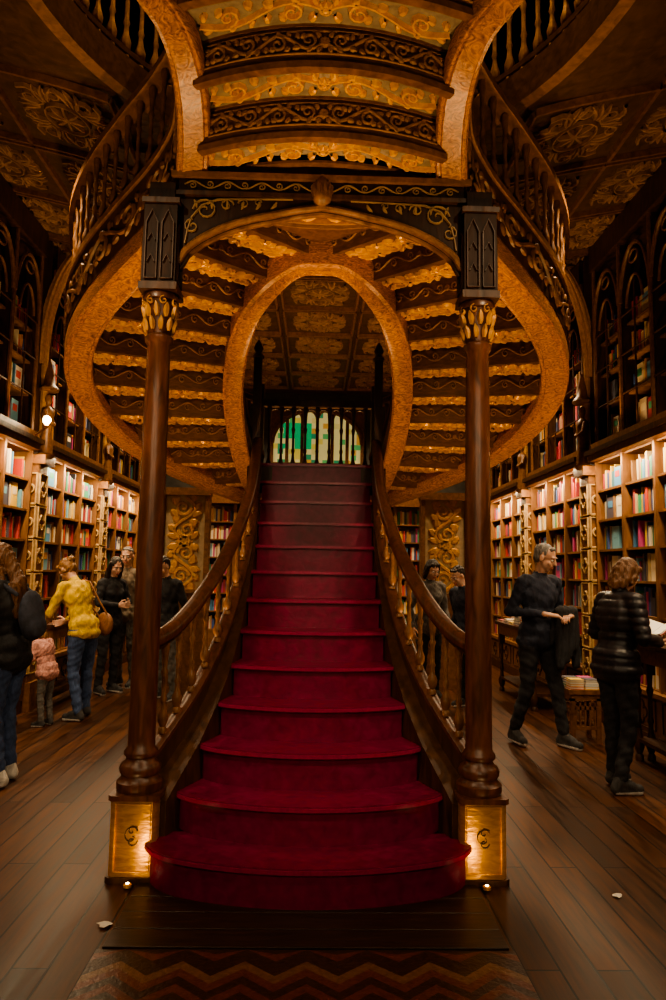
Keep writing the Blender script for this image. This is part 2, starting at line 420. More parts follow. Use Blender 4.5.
# ---- columns, pedestals, posts, front arch
col=MB()
CX=.862; CY=3.69
for sx in (-1,1):
    x=sx*CX
    def cham(r,c): return [(x-r+c,CY-r),(x+r-c,CY-r),(x+r,CY-r+c),(x+r,CY+r-c),(x+r-c,CY+r),(x-r+c,CY+r),(x-r,CY+r-c),(x-r,CY-r+c)]
    col.prism(cham(.125,.02),.0,.03,1); col.prism(cham(.113,.02),.03,.385,2); col.prism(cham(.125,.02),.385,.41,0)
    def fp(u,v,h): return (x+u,CY-.113-h,.22+v)
    o8=[spiral(0,.025,.024,0,1,1,.008,14),spiral(0,-.022,.024,0,1,-1,.008,14),spiral(.0,0,.045,1,.9,1,.006,16)]
    col.relief(o8,fp,1,.008)
    col.relief([([(-.085,-.165),(.085,-.165),(.085,.15),(-.085,.15),(-.085,-.165)],[.008]*5)],fp,2,.006)
    prof=[(.110,.41),(.115,.425),(.115,.455),(.097,.47),(.092,.485),(.102,.50),(.105,.52),(.095,.54),(.075,.555),(.072,.57),(.085,.585),(.085,.60),(.07,.62),(.068,.66),(.068,1.2),(.067,1.8),(.064,2.4),(.060,2.71),(.074,2.725),(.076,2.75),(.062,2.765)]
    col.lathe(prof,x,CY,24,0)
    cap=[(.060,2.75),(.064,2.78),(.068,2.83),(.076,2.89),(.088,2.94),(.084,2.945),(.096,2.95),(.096,2.975),(.085,2.99)]
    col.lathe(cap,x,CY,16,0)
    for ring,(zz,rr,L) in enumerate(((2.78,.064,.07),(2.85,.070,.075))):
        for i in range(10):
            a=2*pi*(i+ring*.5)/10
            def fc(u,v,h,a=a,zz=zz,rr=rr):
                aa=a+u/.07; r=rr+.006+h+max(v,0)*.24; return (x+r*math.cos(aa),CY+r*math.sin(aa),zz+v)
            col.relief([leaf(0,0,pi/2,L,.030,.1,5)],fc,3,.012)
    for i in range(8):
        a=2*pi*(i+.5)/8
        def fc(u,v,h,a=a): 
            aa=a+u/.09; r=.086+h; return (x+r*math.cos(aa),CY+r*math.sin(aa),2.935+v)
        col.relief([spiral(0,0,.022,pi/2,1.2,1,.009,12)],fc,3,.012)
    b=.088
    col.box(x-b-.013,x+b+.013,CY-b-.013,CY+b+.013,2.99,3.03,1); col.box(x-b,x+b,CY-b,CY+b,3.03,3.47,6)
    col.box(x-b-.013,x+b+.013,CY-b-.013,CY+b+.013,3.47,3.50,1); col.box(x-b+.02,x+b-.02,CY-b+.02,CY+b-.02,3.50,3.60,6)
    for fy in (-1,1):
        for dx in (-.042,.042):
            def fb(u,v,h,dx=dx,fy=fy): return (x+dx+u,CY+fy*(b+h),3.24+v)
            col.relief([([(-.031,-.19),(.031,-.19),(.031,.12),(0,.19),(-.031,.12),(-.031,-.19)],[.012]*6),([(-.02,-.1),(0,-.06),(.02,-.1)],[.008]*3),([(-.02,.02),(0,.06),(.02,.02)],[.008]*3)],fb,1,.012)
    for fx in (-1,1):
        def fb(u,v,h,fx=fx): return (x+fx*(b+h),CY+u,3.24+v)
        col.relief([([(-.06,-.19),(.06,-.19),(.06,.10),(0,.18),(-.06,.10),(-.06,-.19)],[.014]*6)],fb,1,.012)
HWA=CX-.088
def zarch(x):
    t=min(abs(x)/HWA,1); return 3.16+.31*(1-t**2.0)**.62+.03*max(0,1-t*3)
N=40; xs=[-HWA+2*HWA*i/N for i in range(N+1)]
vs=[];fs=[]
for x in xs: vs+= [(x,CY-.035,zarch(x)),(x,CY+.035,zarch(x)),(x,CY+.035,3.55),(x,CY-.035,3.55)]
for i in range(N):
    for j in range(4): k=(j+1)%4; fs.append((i*4+j,i*4+k,(i+1)*4+k,(i+1)*4+j))
col.add(vs,fs,6)
arc=[(x,CY,zarch(x)) for x in xs]
col.tube([(a,b-.035,c) for a,b,c in arc],.020,8,4)
col.tube([(a,b+.035,c) for a,b,c in arc],.018,8,4)
col.box(-.80,.80,CY-.06,CY+.06,3.54,3.565,1); col.box(-.78,.78,CY-.045,CY+.045,3.565,3.64,6); col.box(-.82,.82,CY-.07,CY+.07,3.64,3.67,4)
def ff(u,v,h): return (u-.75,CY-.045-h,3.603+v)
col.relief(scrollband(1.5,.065,.09,False),ff,5,.010)
for sx in(-1,1):
    def fsp(u,v,h,sx=sx): return (sx*u*1.055,CY-.035-h,v+.12)
    L=[spiral(.60,3.345,.062,0,1.5,1,.013,18),spiral(.49,3.375,.035,pi,1.3,-1,.010,14),spiral(.405,3.385,.028,0,1.3,1,.009,14),spiral(.665,3.25,.040,pi/2,1.3,-1,.011,14),spiral(.33,3.395,.020,pi,1.2,-1,.007,12),
       ([(.70,3.15),(.69,3.22),(.67,3.30),(.62,3.37),(.54,3.405),(.45,3.41),(.3,3.415),(.15,3.418)],[.012]*5+[.008]*3)]
    for a in range(6): L.append(leaf(.66-.085*a,3.40-.0*a,-2.2+.2*a,.05,.02,.8))
    col.relief(L,fsp,5,.012)
col.lathe([(.02,0),(.045,.02),(.055,.05),(.045,.09),(.05,.11),(.035,.14),(.01,.18)],0,CY-.05,12,4,3.50)
for i in range(6):
    a=pi+pi*i/5
    def fk(u,v,h,a=a): r=.05+h; return (r*math.cos(a+u/.05),CY-.05+r*math.sin(a+u/.05),3.54+v)
    col.relief([leaf(0,0,pi/2,.08,.03,.1)],fk,4,.012)
o=col.build('columns_and_gothic_arch',[W_col,W_dark,BRASS,GOLD2,W_mid,noisemat('gilt_filigree',(.20,.115,.040),(.33,.20,.075),.5),W_black],45); SP(o)
# ================================================================== ROOM
fl=MB(); fl.box(-3.6,3.6,-2,13.2,-.1,0); fl.build('floor',[FLOORM])
inl=MB()
for i in range(6): inl.box(-.82,.82,2.99+.146*i,2.99+.146*i+.142,.0,.010,0)
inl.build('dark_floor_slab',[SLABM],bevel=.002)
ch=MB()
for r_ in range(-3,20):
    for c_ in range(14):
        x0=-.84+c_*.12; up=c_%2==0
        ya=2.0+r_*.05
        ys=(ya,ya+.10) if up else (ya+.10,ya)
        cl=lambda v:min(max(v,1.9),2.985)
        q=[(x0,cl(ys[0]),.003),(x0+.12,cl(ys[1]),.003),(x0+.12,cl(ys[1]+.05),.003),(x0,cl(ys[0]+.05),.003)]
        if max(p[1] for p in q)-min(p[1] for p in q)<.002: continue
        ch.add(q,[(0,1,2,3)],(0,1,0,2,1,1)[r_%6])
PQ=[noisemat('parquet_red',(.10,.024,.011),(.17,.042,.018),.3,(8,8,8),6),noisemat('parquet_dark',(.026,.011,.007),(.055,.024,.012),.3,(8,8,8),6),noisemat('parquet_tan',(.13,.060,.026),(.22,.105,.045),.3,(8,8,8),6)]
ch.build('chevron_parquet',PQ,recalc=False)
for sx,nm in((-1,'wall_left'),(1,'wall_right')):
    w=MB(); w.box(min(sx*3.4,sx*3.6),max(sx*3.4,sx*3.6),-2,13.2,0,9); w.build(nm,[WALLM])
w=MB(); w.box(-3.4,-.85,13,13.2,0,9); w.box(.85,3.4,13,13.2,0,9); w.box(-.85,.85,13,13.2,0,3.5); w.box(-.85,.85,13,13.2,4.6,9); w.build('wall_back',[TEAL])
w=MB(); w.box(-3.6,3.6,-2,13.2,9,9.1); w.build('ceiling',[WALLM])
win=MB(); glassc=[(.10,.35,.10),(.60,.46,.08),(.55,.28,.05),(.66,.54,.20),(.04,.24,.10),(.60,.48,.15)]
nxg=16; nzg=11
for i in range(nxg):
    for j in range(nzg):
        x0=-.85+1.7*i/nxg; z0=3.5+1.1*j/nzg
        c=glassc[3] if R.random()<.5 else R.choice(glassc)
        if abs(x0+.45)<.26 and 3.7<z0<4.25 and R.random()<.85: c=(.02,.42,.14)
        win.box(x0,x0+1.7/nxg,13.06,13.08,z0,z0+1.1/nzg,0,c)
for i in range(7):
    x=-.85+1.7*i/6; win.box(x-.03,x+.03,12.98,13.08,3.5,4.6,1)
for zz in (3.5,4.58): win.box(-.88,.88,12.97,13.08,zz-.03,zz+.03,1)
for i in range(6):
    xc=-.85+1.7*(i+.5)/6; win.tube([(xc+.14*math.cos(pi*k/10),12.99,4.3+.22*math.sin(pi*k/10)) for k in range(11)],.022,6,1)
win.tube([(.85*math.cos(pi*k/20),12.97,3.9+.65*math.sin(pi*k/20)) for k in range(21)],.05,8,1)
for s in(-1,1):
    vs=[(s*.86,12.965,4.6),]+[(s*.85*math.cos(pi/2*k/10),12.965,3.9+.65*math.sin(pi/2*k/10)) for k in range(11)]+[(0,12.965,4.6)]
    win.add(vs,[list(range(len(vs)))],1)
win.build('window_1',[GLASS,W_mid])
# upper gallery slab with stairwell opening, coved soffit
def hx(y):
    if y>=5.4: return 0
    if y>=3.4: return 1.75*math.sqrt(max(0,1-((y-3.4)/2.0)**2))
    if y>=.9: return 1.75
    return 0
def zs(x):
    t=min(max((abs(x)-1.5)/1.7,0),1); return 4.85+.42*t**.8
gal=MB()
ys=[-2+.1*i for i in range(151)]
ys=[y for y in ys if y<13.01]+[5.35,5.38,5.399]; ys=sorted(set(round(y,3) for y in ys))
for a,b in zip(ys,ys[1:]):
    for sx in(-1,1):
        ha,hb=hx(a+1e-4),hx(b-1e-4)
        xa=[ha+(3.4-ha)*t for t in (0,.45,.6,.7,.8,.9,1)]; xb=[hb+(3.4-hb)*t for t in (0,.45,.6,.7,.8,.9,1)]
        for i in range(6):
            q=[(sx*xa[i],a),(sx*xa[i+1],a),(sx*xb[i+1],b),(sx*xb[i],b)]
            gal.prism(q,[zs(p[0]) for p in q],[zs(p[0])+.2 for p in q],0)
for gx in range(-3,4):
    for gy in range(2,13):
        cx=gx*1.0; cy=gy*.98+.3
        if any(hx(cy+d)>abs(cx)-.42 and hx(cy+d)>0 for d in(-.45,0,.45)): continue
        if abs(cx)>2.95: cx=math.copysign(2.93,cx)
        def fcl(u,v,h,cx=cx,cy=cy): return (cx+u,cy+v,zs(cx+u)-h)
        o_=rosette(0,0,.16,8)
        for k in range(4):
            a=pi/4+k*pi/2; o_.append(spiral(.29*math.cos(a),.29*math.sin(a),.11,a,1.5,1,.035,14)); o_.append(spiral(.30*math.cos(a+.75),.30*math.sin(a+.75),.07,a,1.3,-1,.028,12))
            for q in (-.9,-.6,-.3,.3,.6,.9): o_.append(leaf(.2*math.cos(a+q*.4),.2*math.sin(a+q*.4),a+q,.19,.045,.8*(1 if q>0 else -1)))
        gal.relief(o_,fcl,1,.03)
        fr_=[]
        for a0,b0,a1,b1 in((-.46,-.46,.46,-.46),(.46,-.46,.46,.46),(.46,.46,-.46,.46),(-.46,.46,-.46,-.46)):
            fr_.append(([(a0+(a1-a0)*t/6,b0+(b1-b0)*t/6) for t in range(7)],[.05]*7))
        gal.relief(fr_,fcl,2,.045)
gal.build('trim_gallery_soffit',[CEILM,CEILR,W_mid],None)
edge=[(-1.75,.9),(-1.75,2.2)]+[(-hx(y),y) for y in [3.4,3.8,4.2,4.55,4.85,5.08,5.24,5.36]]+[(0,5.4)]
edge=edge+[(-a,b) for a,b in edge[:-1]][::-1]
GZ=4.85
P=cr([(a,b,GZ) for a,b in edge],5)
gr=MB()
gr.sweep(P,[(-.05,-.04),(.04,-.04),(.04,.02),(.03,.20),(-.05,.20)],0); gr.sweep(P,[(-.05,.95),(.05,.95),(.05,1.02),(-.05,1.02)],1)
gr.sweep(P,[(-.03,.24),(.03,.24),(.03,.28),(-.03,.28)],1)
acc=0
for a,b in zip(P,P[1:]):
    L=(b-a).length
    while acc<L:
        q=a.lerp(b,acc/L); baluster(gr,q.x,q.y,GZ+.2,GZ+.95,2,8,1.5); acc+=.13
    acc-=L
gr.build('gallery_railing',[W_mid,W_mid,GOLD2],40)
# ------------------------------------------------------------------ books
PAL=[(.60,.07,.04),(.06,.12,.36),(.74,.58,.30),(.78,.70,.55),(.05,.05,.06),(.72,.33,.04),(.06,.30,.16),(.66,.55,.40),(.40,.05,.07),(.82,.75,.60),(.10,.28,.50),(.85,.56,.08),(.40,.22,.10),(.84,.72,.48),(.68,.10,.10),(.18,.40,.5),(.50,.08,.25),(.10,.10,.14)]
def bookrow_y(mb,xf,sx,y0,y1,z,hmax,dep=.2):
    y=y0+.01
    while y<y1-.05:
        if R.random()<.05: y+=R.uniform(.04,.12); continue
        if R.random()<.09 and y<y1-.22:
            w=R.uniform(.13,.18); h=min(hmax,R.uniform(.2,.26)); c=R.choice(PAL)
            x0=xf+sx*.02; mb.box(min(x0,x0+sx*.03),max(x0,x0+sx*.03),y,y+w,z,z+h,0,c)
            c2=R.choice(PAL); x1=x0-sx*.003; mb.box(min(x0,x1),max(x0,x1),y+w*.2,y+w*.8,z+h*.5,z+h*.8,0,c2)
            y+=w+.01; continue
        t=R.uniform(.018,.045); h=min(hmax,R.uniform(.17,.27)); c=R.choice(PAL); f=R.uniform(.6,1.05); c=tuple(v*f for v in c)
        x0=xf+sx*R.uniform(.01,.04); x1=xf+sx*dep
        mb.box(min(x0,x1),max(x0,x1),y,y+t,z,z+h,0,c)
        y+=t+.001
def bookrow_x(mb,yf,x0_,x1_,z,hmax,dep=.2):
    x=x0_+.01
    while x<x1_-.05:
        if R.random()<.05: x+=R.uniform(.04,.12); continue
        t=R.uniform(.018,.045); h=min(hmax,R.uniform(.17,.27)); c=R.choice(PAL); f=R.uniform(.7,1.1)
        mb.box(x,x+t,yf+R.uniform(.01,.04),yf+dep,z,z+h,0,tuple(v*f for v in c)); x+=t+.001
PIL=[3.1,5.4,7.7,10.0,12.3]
for sx in(-1,1):
    X=lambda a,b:(min(sx*a,sx*b),max(sx*a,sx*b))
    for b0,b1 in zip(PIL,PIL[1:]):
        bs=empty('bookshelf',(sx*3.25,(b0+b1)/2,0))
        Mi=Matrix.Translation((-sx*3.25,-(b0+b1)/2,0))
        y0=b0+.15; y1_=b1-.15
        m=MB(); bk=MB()
        m.box(*X(3.36,3.39),y0,y1_,0,4.95,0)
        m.box(*X(3.02,3.38),y0,y1_,0,.12,1); m.box(*X(3.05,3.38),y0,y1_,.12,.46,0); m.box(*X(3.0,3.38),y0,y1_,.46,.50,0)
        for i in range(4):
            yy=y0+(y1_-y0)*i/3
            m.box(*X(3.06,3.38),max(y0,yy-.02),min(y1_,yy+.02),.5,2.76,0)
            m.box(*X(3.10,3.38),max(y0,yy-.025),min(y1_,yy+.025),2.95,4.95,1)
            m.tube([(sx*3.08,min(max(yy,y0+.03),y1_-.03),2.95),(sx*3.08,min(max(yy,y0+.03),y1_-.03),4.95)],.022,6,2)
        for r_ in range(8):
            z=.50+.322*r_; m.box(*X(3.08,3.38),y0,y1_,z-.012,z+.012,0)
        m.box(*X(2.98,3.38),y0,y1_,2.76,2.82,2); m.box(*X(2.94,3.38),y0,y1_,2.82,2.87,1); m.box(*X(3.0,3.38),y0,y1_,2.87,2.95,2)
        for i in range(3):
            ya=y0+(y1_-y0)*i/3; yb=y0+(y1_-y0)*(i+1)/3
            for r_ in range(7): bookrow_y(bk,sx*3.1,sx,ya+.03,yb-.03,.512+.322*r_,.28)
            for r_ in range(4):
                z=3.0+.36*r_; m.box(*X(3.14,3.38),ya,yb,z-.01,z+.01,0)
                bookrow_y(bk,sx*3.16,sx,ya+.03,yb-.03,z+.01,.30)
            yc=(ya+yb)/2; hwid=(yb-ya)/2-.02
            for s2 in(-1,1):
                m.tube([(sx*3.08,yc+s2*hwid*(1-(k/8)**1.6),4.30+.5*math.sin(pi/2*k/8)) for k in range(9)],.022,6,2)
                m.tube([(sx*3.08,yc+s2*hwid*.55*(1-(k/8)**1.6),4.20+.28*math.sin(pi/2*k/8)) for k in range(9)],.014,6,2)
            m.tube([(sx*3.08,yc+.09*math.cos(2*pi*k/12),4.67+.06*math.sin(2*pi*k/12)) for k in range(13)],.012,6,2)
            m.tube([(sx*3.08,yc,2.95),(sx*3.08,yc,4.45)],.010,6,1)
            for zz in (3.35,3.75,4.15): m.tube([(sx*3.08,ya,zz),(sx*3.08,yb,zz)],.008,6,1)
            def fd(u,v,h,yc=yc): return (sx*(3.05-h),yc+u,.29+v)
            m.relief(tracery(0,0,hwid*1.7,.26,.02),fd,1,.012)
        m.box(*X(3.04,3.38),y0,y1_,4.93,5.20,1)
        for ob in (m.build('shelving',[SHELF,W_dark,W_mid],40),bk.build('books',[BOOKM],recalc=False)):
            ob.parent=bs; ob.matrix_parent_inverse=Mi
    for k,yp in enumerate(PIL):
        pe=empty('carved_pilaster',(sx*3.2,yp,0)); Mi=Matrix.Translation((-sx*3.2,-yp,0))
        m=MB()
        m.box(*X(2.95,3.39),yp-.14,yp+.14,0,.3,0); m.box(*X(3.0,3.39),yp-.12,yp+.12,.3,2.62,0); m.box(*X(2.93,3.39),yp-.145,yp+.145,2.62,2.72,0)
        for j in range(6):
            def fq(u,v,h,j=j): return (sx*(3.0-h),yp+u,.55+.36*j+v)
            m.relief(tracery(0,0,.2,.33,.026),fq,1,.02)
            def fq2(u,v,h,j=j): return (sx*3.13+u*sx,yp-.12-h,.55+.36*j+v)
            m.relief(tracery(0,0,.24,.33,.036),fq2,1,.022)
        m.box(*X(3.08,3.39),yp-.12,yp+.12,2.72,5.22,2)
        m.lathe([(.02,0),(.05,.06),(.10,.10),(.11,.12)],sx*2.99,yp,8,0,2.62)
        m.lathe([(.10,0),(.11,.03),(.07,.08),(.05,.2),(.01,.34)],sx*2.99,yp,8,0,3.45)
        sx0=sx*2.99
        m.lathe([(.075,0),(.07,.1),(.055,.25),(.06,.36),(.075,.44),(.06,.5),(.025,.53),(.022,.55),(.038,.58),(.042,.61),(.035,.65),(.01,.67)],sx0,yp,12,0,2.75)
        for s2 in(-1,1): m.tube([(sx0,yp+s2*.07,3.23),(sx0-sx*.03,yp+s2*.09,3.12),(sx0-sx*.07,yp+s2*.03,3.08)],[.024,.022,.016],8,0)
        if yp>7:
            rib=[]
            for i in range(15):
                t=i/14; a=t*pi/2
                rib.append((sx*(3.05-.5*(1-math.cos(a))),yp,3.75+1.36*math.sin(a)))
            vs=[];fs=[]
            for i,p in enumerate(rib):
                for dy,dx in((-.07,0),(.07,0),(.07,.09),(-.07,.09)): vs.append((p[0]+sx*dx,p[1]+dy,p[2]))
            for i in range(14):
                for j in range(4): q=(j+1)%4; fs.append((i*4+j,i*4+q,i*4+4+q,i*4+4+j))
            m.add(vs,fs,3)
            m.tube(rib,.035,8,3); m.tube([(p[0]+sx*.04,p[1]-.07,p[2]) for p in rib],.02,6,3)
            m.tube([(sx*3.03,yp,2.95),(sx*3.05,yp,3.75)],.04,8,3)
        ob=m.build('pilaster_body',[W_mid,CREAM,W_dark,GOLD2],40); ob.parent=pe; ob.matrix_parent_inverse=Mi
# back wall bookcase
bs=empty('bookshelf',(0,12.8,0)); Mi=Matrix.Translation((0,-12.8,0))
m=MB();bk=MB()
m.box(-2.9,2.9,12.94,12.98,0,2.7,0); m.box(-2.9,2.9,12.6,12.98,0,.45,0); m.box(-2.95,2.95,12.55,12.98,2.7,2.9,2)
for i in range(9): x=-2.9+5.8*i/8; m.box(x-.03,x+.03,12.64,12.96,.45,2.7,0)
for r_ in range(7):
    z=.45+.32*r_; m.box(-2.9,2.9,12.66,12.96,z-.012,z+.012,0)
    for i in range(8): bookrow_x(bk,12.7,-2.9+5.8*i/8+.04,-2.9+5.8*(i+1)/8-.04,z+.012,.28)
for ob in (m.build('shelving',[SHELF,W_dark,W_mid]),bk.build('books',[BOOKM],recalc=False)): ob.parent=bs; ob.matrix_parent_inverse=Mi
CG=noisemat('cream_ground',(.30,.21,.11),(.45,.33,.19),.6)
for sx in(-1,1):
    e=empty('gilded_display_cabinet',(sx*1.75,9.4,0)); Mi=Matrix.Translation((-sx*1.75,-9.4,0))
    m=MB(); xa,xb=sorted((sx*1.45,sx*2.05))
    m.box(xa,xb,9.3,9.6,0,1.2,1); m.box(xa,xb,9.42,9.5,1.2,2.5,0); m.box(xa-.04,xb+.04,9.26,9.62,1.2,1.25,1); m.box(xa-.04,xb+.04,9.36,9.56,2.5,2.6,1)
    m.box(xa-.03,xa+.03,9.38,9.54,1.2,2.5,1); m.box(xb-.03,xb+.03,9.38,9.54,1.2,2.5,1)
    def fg(u,v,h): return ((xa+xb)/2+v,9.42-h,1.28+u)
    m.relief(scrollband(1.2,.46,.3),fg,2,.02)
    ob=m.build('cabinet_body',[CG,W_mid,GOLD2]); ob.parent=e; ob.matrix_parent_inverse=Mi
# ------------------------------------------------------------------ furniture
def table(name,x0,x1,y0,y1_,h,books=True):
    e=empty(name,((x0+x1)/2,(y0+y1_)/2,0)); Mi=Matrix.Translation((-(x0+x1)/2,-(y0+y1_)/2,0))
    m=MB(); m.box(x0,x1,y0,y1_,h-.04,h,0); m.box(x0+.03,x1-.03,y0+.03,y1_-.03,h-.16,h-.04,1)
    for x in(x0+.07,x1-.07):
        for y in(y0+.07,y1_-.07): baluster(m,x,y,0,h-.14,0,10,1.7); m.box(x-.035,x+.035,y-.035,y+.035,h-.28,h-.14,0)
    m.box(x0+.05,x1-.05,y0+.05,y1_-.05,.16,.19,0)
    bk=MB()
    if books:
        y=y0+.05
        while y<y1_-.2:
            x=x0+.04
            while x<x1-.15:
                n=R.randint(1,6); z=h
                w,l=R.uniform(.13,.16),R.uniform(.18,.22)
                for i in range(n):
                    t=R.uniform(.015,.035); c=R.choice(PAL); dx,dy=R.uniform(-.006,.006),R.uniform(-.006,.006)
                    bk.box(x+dx,x+w+dx,y+dy,y+l+dy,z,z+t*.15,0,c); bk.box(x+dx+.003,x+w+dx-.003,y+dy+.003,y+l+dy-.003,z+t*.15,z+t*.85,0,(.8,.76,.66)); bk.box(x+dx,x+w+dx,y+dy,y+l+dy,z+t*.85,z+t,0,c); z+=t
                x+=w+.03
            y+=.25
    for ob in (m.build('table_frame',[W_dark,W_mid],45),bk.build('book_piles',[BOOKM],recalc=False)):
        ob.parent=e; ob.matrix_parent_inverse=Mi
table('display_table',2.66,2.90,4.2,6.0,.98)
table('display_table',2.42,2.90,7.9,9.4,.9)
table('display_table',-2.92,-2.66,5.75,6.70,.66)
table('display_table',-2.92,-2.74,7.6,8.9,.9)
e=empty('wooden_stool',(2.50,6.62,0)); Mi=Matrix.Translation((-2.5,-6.62,0))
m=MB(); bk=MB()
m.box(2.34,2.66,6.46,6.78,.44,.48,0); m.box(2.36,2.64,6.48,6.76,.38,.44,0)
for x in(2.38,2.62):
    for y in(6.50,6.74): m.box(x-.02,x+.02,y-.02,y+.02,0,.40,0)
for z in (.12,.30):
    m.box(2.38,2.62,6.49,6.51,z,z+.03,0); m.box(2.38,2.62,6.73,6.75,z,z+.03,0); m.box(2.37,2.39,6.5,6.74,z,z+.03,0); m.box(2.61,2.63,6.5,6.74,z,z+.03,0)
for i in range(5): m.box(2.40+.045*i,2.415+.045*i,6.49,6.505,.15,.40,0)
for (cx,cy) in ((2.43,6.56),(2.57,6.56),(2.43,6.7),(2.57,6.7)):
    z=.48
    for i in range(4):
        t=.022; c=R.choice(PAL); bk.box(cx-.062,cx+.062,cy-.06,cy+.06,z,z+.004,0,c); bk.box(cx-.06,cx+.06,cy-.058,cy+.058,z+.004,z+t-.004,0,(.8,.76,.66)); bk.box(cx-.062,cx+.062,cy-.06,cy+.06,z+t-.004,z+t,0,c); z+=t
for ob in (m.build('stool_frame',[W_mid],45),bk.build('book_stack',[BOOKM],recalc=False)): ob.parent=e; ob.matrix_parent_inverse=Mi
def scrap(x,y,r,seed):
    rr=random.Random(seed); m=MB(); n=9
    vs=[(x,y,.004)]+[(x+r*rr.uniform(.4,1.1)*math.cos(2*pi*i/n),y+r*.7*rr.uniform(.4,1.1)*math.sin(2*pi*i/n),.004+rr.uniform(0,.008)) for i in range(n)]
    m.add(vs,[(0,i+1,(i+1)%n+1) for i in range(n)]); m.build('paper_scrap',[PAPER],recalc=False)
scrap(-.86,3.17,.045,3); scrap(1.47,3.47,.03,5)
for sx,yy in((-1,7.35),):
    e=empty('wall_lamp',(sx*2.9,yy,2.95)); Mi=Matrix.Translation((-sx*2.9,-yy,-2.95))
    m=MB(); m.tube([(sx*3.1,yy,2.90),(sx*2.98,yy,2.88),(sx*2.86,yy,2.98)],.012,8,0); m.lathe([(.02,0),(.035,.02),(.02,.03)],sx*2.86,yy,10,0,2.97)
    m.lathe([(.01,0),(.035,.03),(.042,.06),(.03,.09),(.008,.105)],sx*2.86,yy,12,1,3.0)
    ob=m.build('lamp_body',[BRASS,LAMP],40); ob.parent=e; ob.matrix_parent_inverse=Mi
for sx in(-1,1):
    m=MB(); m.lathe([(.020,0),(.020,.012),(.014,.015)],sx*.86,3.52,14,0,.010); m.lathe([(.008,.010),(.008,.018)],sx*.86,3.52,14,1,.010)
    m.build('floor_uplight',[BRASS,LAMP],40)
# ================================================================== PEOPLE
def capm(p0,r0,p1,r1,n=12,m=5):
    p0,p1=V(p0),V(p1); ax=(p1-p0); L=ax.length
    ax=ax/L if L>1e-6 else V((0,0,1)); u=ax.orthogonal().normalized(); w=ax.cross(u); vs=[];fs=[]
    rings=[]
    for i in range(1,m+1): a=-pi/2+pi/2*i/m; rings.append((p0+ax*r0*math.sin(a),r0*math.cos(a)))
    for i in range(0,m): a=pi/2*i/m; rings.append((p1+ax*r1*math.sin(a),r1*math.cos(a)))
    for c,r in rings:
        for j in range(n): t=2*pi*j/n; vs.append(c+(u*math.cos(t)+w*math.sin(t))*r)
    for i in range(len(rings)-1):
        for j in range(n): k=(j+1)%n; fs.append((i*n+j,i*n+k,(i+1)*n+k,(i+1)*n+j))
    vs.append(p0-ax*r0); b=len(vs)-1; vs.append(p1+ax*r1); t=len(vs)-1
    for j in range(n): k=(j+1)%n; fs.append((b,k,j)); q=(len(rings)-1)*n; fs.append((t,q+j,q+k))
    return vs,fs
def ellm(M,r,n=14,m=9):
    vs=[];fs=[]
    for i in range(1,m):
        a=-pi/2+pi*i/m
        for j in range(n): t=2*pi*j/n; vs.append(M@V((r[0]*math.cos(a)*math.cos(t),r[1]*math.cos(a)*math.sin(t),r[2]*math.sin(a))))
    for i in range(m-2):
        for j in range(n): k=(j+1)%n; fs.append((i*n+j,i*n+k,(i+1)*n+k,(i+1)*n+j))
    vs.append(M@V((0,0,-r[2]))); vs.append(M@V((0,0,r[2]))); b=len(vs)-2; t=b+1
    for j in range(n): k=(j+1)%n; fs.append((b,k,j)); q=(m-2)*n; fs.append((t,q+j,q+k))
    return vs,fs
class Blob:
    def __init__(s): s.p=[]
    def cap(s,p0,r0,p1,r1,lab): s.p.append(('c',V(p0),r0,V(p1),r1,lab))
    def ell(s,M,r,lab):
        if not isinstance(M,Matrix): M=Matrix.Translation(M)
        s.p.append(('e',M,r,None,None,lab))
    def mesh(s,name,voxel,mats,smooth=3,disp=None,parent=None,world=None):
        mb=MB()
        for q in s.p:
            vs,fs=capm(q[1],q[2],q[3],q[4]) if q[0]=='c' else ellm(q[1],q[2])
            mb.add(vs,fs)
        ob=mb.build(name+'_src',[],recalc=True)
        r=ob.modifiers.new('r','REMESH'); r.mode='VOXEL'; r.voxel_size=voxel; r.use_smooth_shade=True
        if smooth: sm=ob.modifiers.new('s','SMOOTH'); sm.factor=.5; sm.iterations=smooth
        dg=bpy.context.evaluated_depsgraph_get(); me=bpy.data.meshes.new_from_object(ob.evaluated_get(dg))
        bpy.data.objects.remove(ob)
        me.materials.clear()
        for m in mats: me.materials.append(m)
        n=len(me.polygons); cen=np.empty(n*3); me.polygons.foreach_get('center',cen); cen=cen.reshape(-1,3)
        def labels(P):
            best=np.full(len(P),1e9); lab=np.zeros(len(P),int)
            for q in s.p:
                if q[0]=='c':
                    a=np.array(q[1]); b=np.array(q[3]); ab=b-a; t=np.clip(((P-a)@ab)/max(ab@ab,1e-9),0,1)
                    d=np.linalg.norm(P-(a+t[:,None]*ab),axis=1)-(q[2]+(q[4]-q[2])*t)
                else:
                    Mi=np.array(q[1].inverted()); L=P@Mi[:3,:3].T+Mi[:3,3]; r=np.array(q[2]); d=(np.linalg.norm(L/r,axis=1)-1)*r.min()
                m=d<best; best[m]=d[m]; lab[m]=q[5]
            return lab
        me.polygons.foreach_set('material_index',labels(cen).tolist())
        me.polygons.foreach_set('use_smooth',[True]*n)
        if disp:
            co=np.empty(len(me.vertices)*3); me.vertices.foreach_get('co',co); co=co.reshape(-1,3)
            nr=np.empty(len(me.vertices)*3); me.vertex_normals.foreach_get('vector',nr); nr=nr.reshape(-1,3)
            co=co+nr*disp(co,labels(co))[:,None]; me.vertices.foreach_set('co',co.ravel()); me.update()
        ob=bpy.data.objects.new(name,me); C.objects.link(ob)
        if parent: ob.parent=parent
        return ob
SKIN=noisemat('skin',(.54,.30,.20),(.66,.40,.28),.5,bump=.03)
LIP=noisemat('lips',(.42,.14,.11),(.48,.18,.14),.45,bump=0)
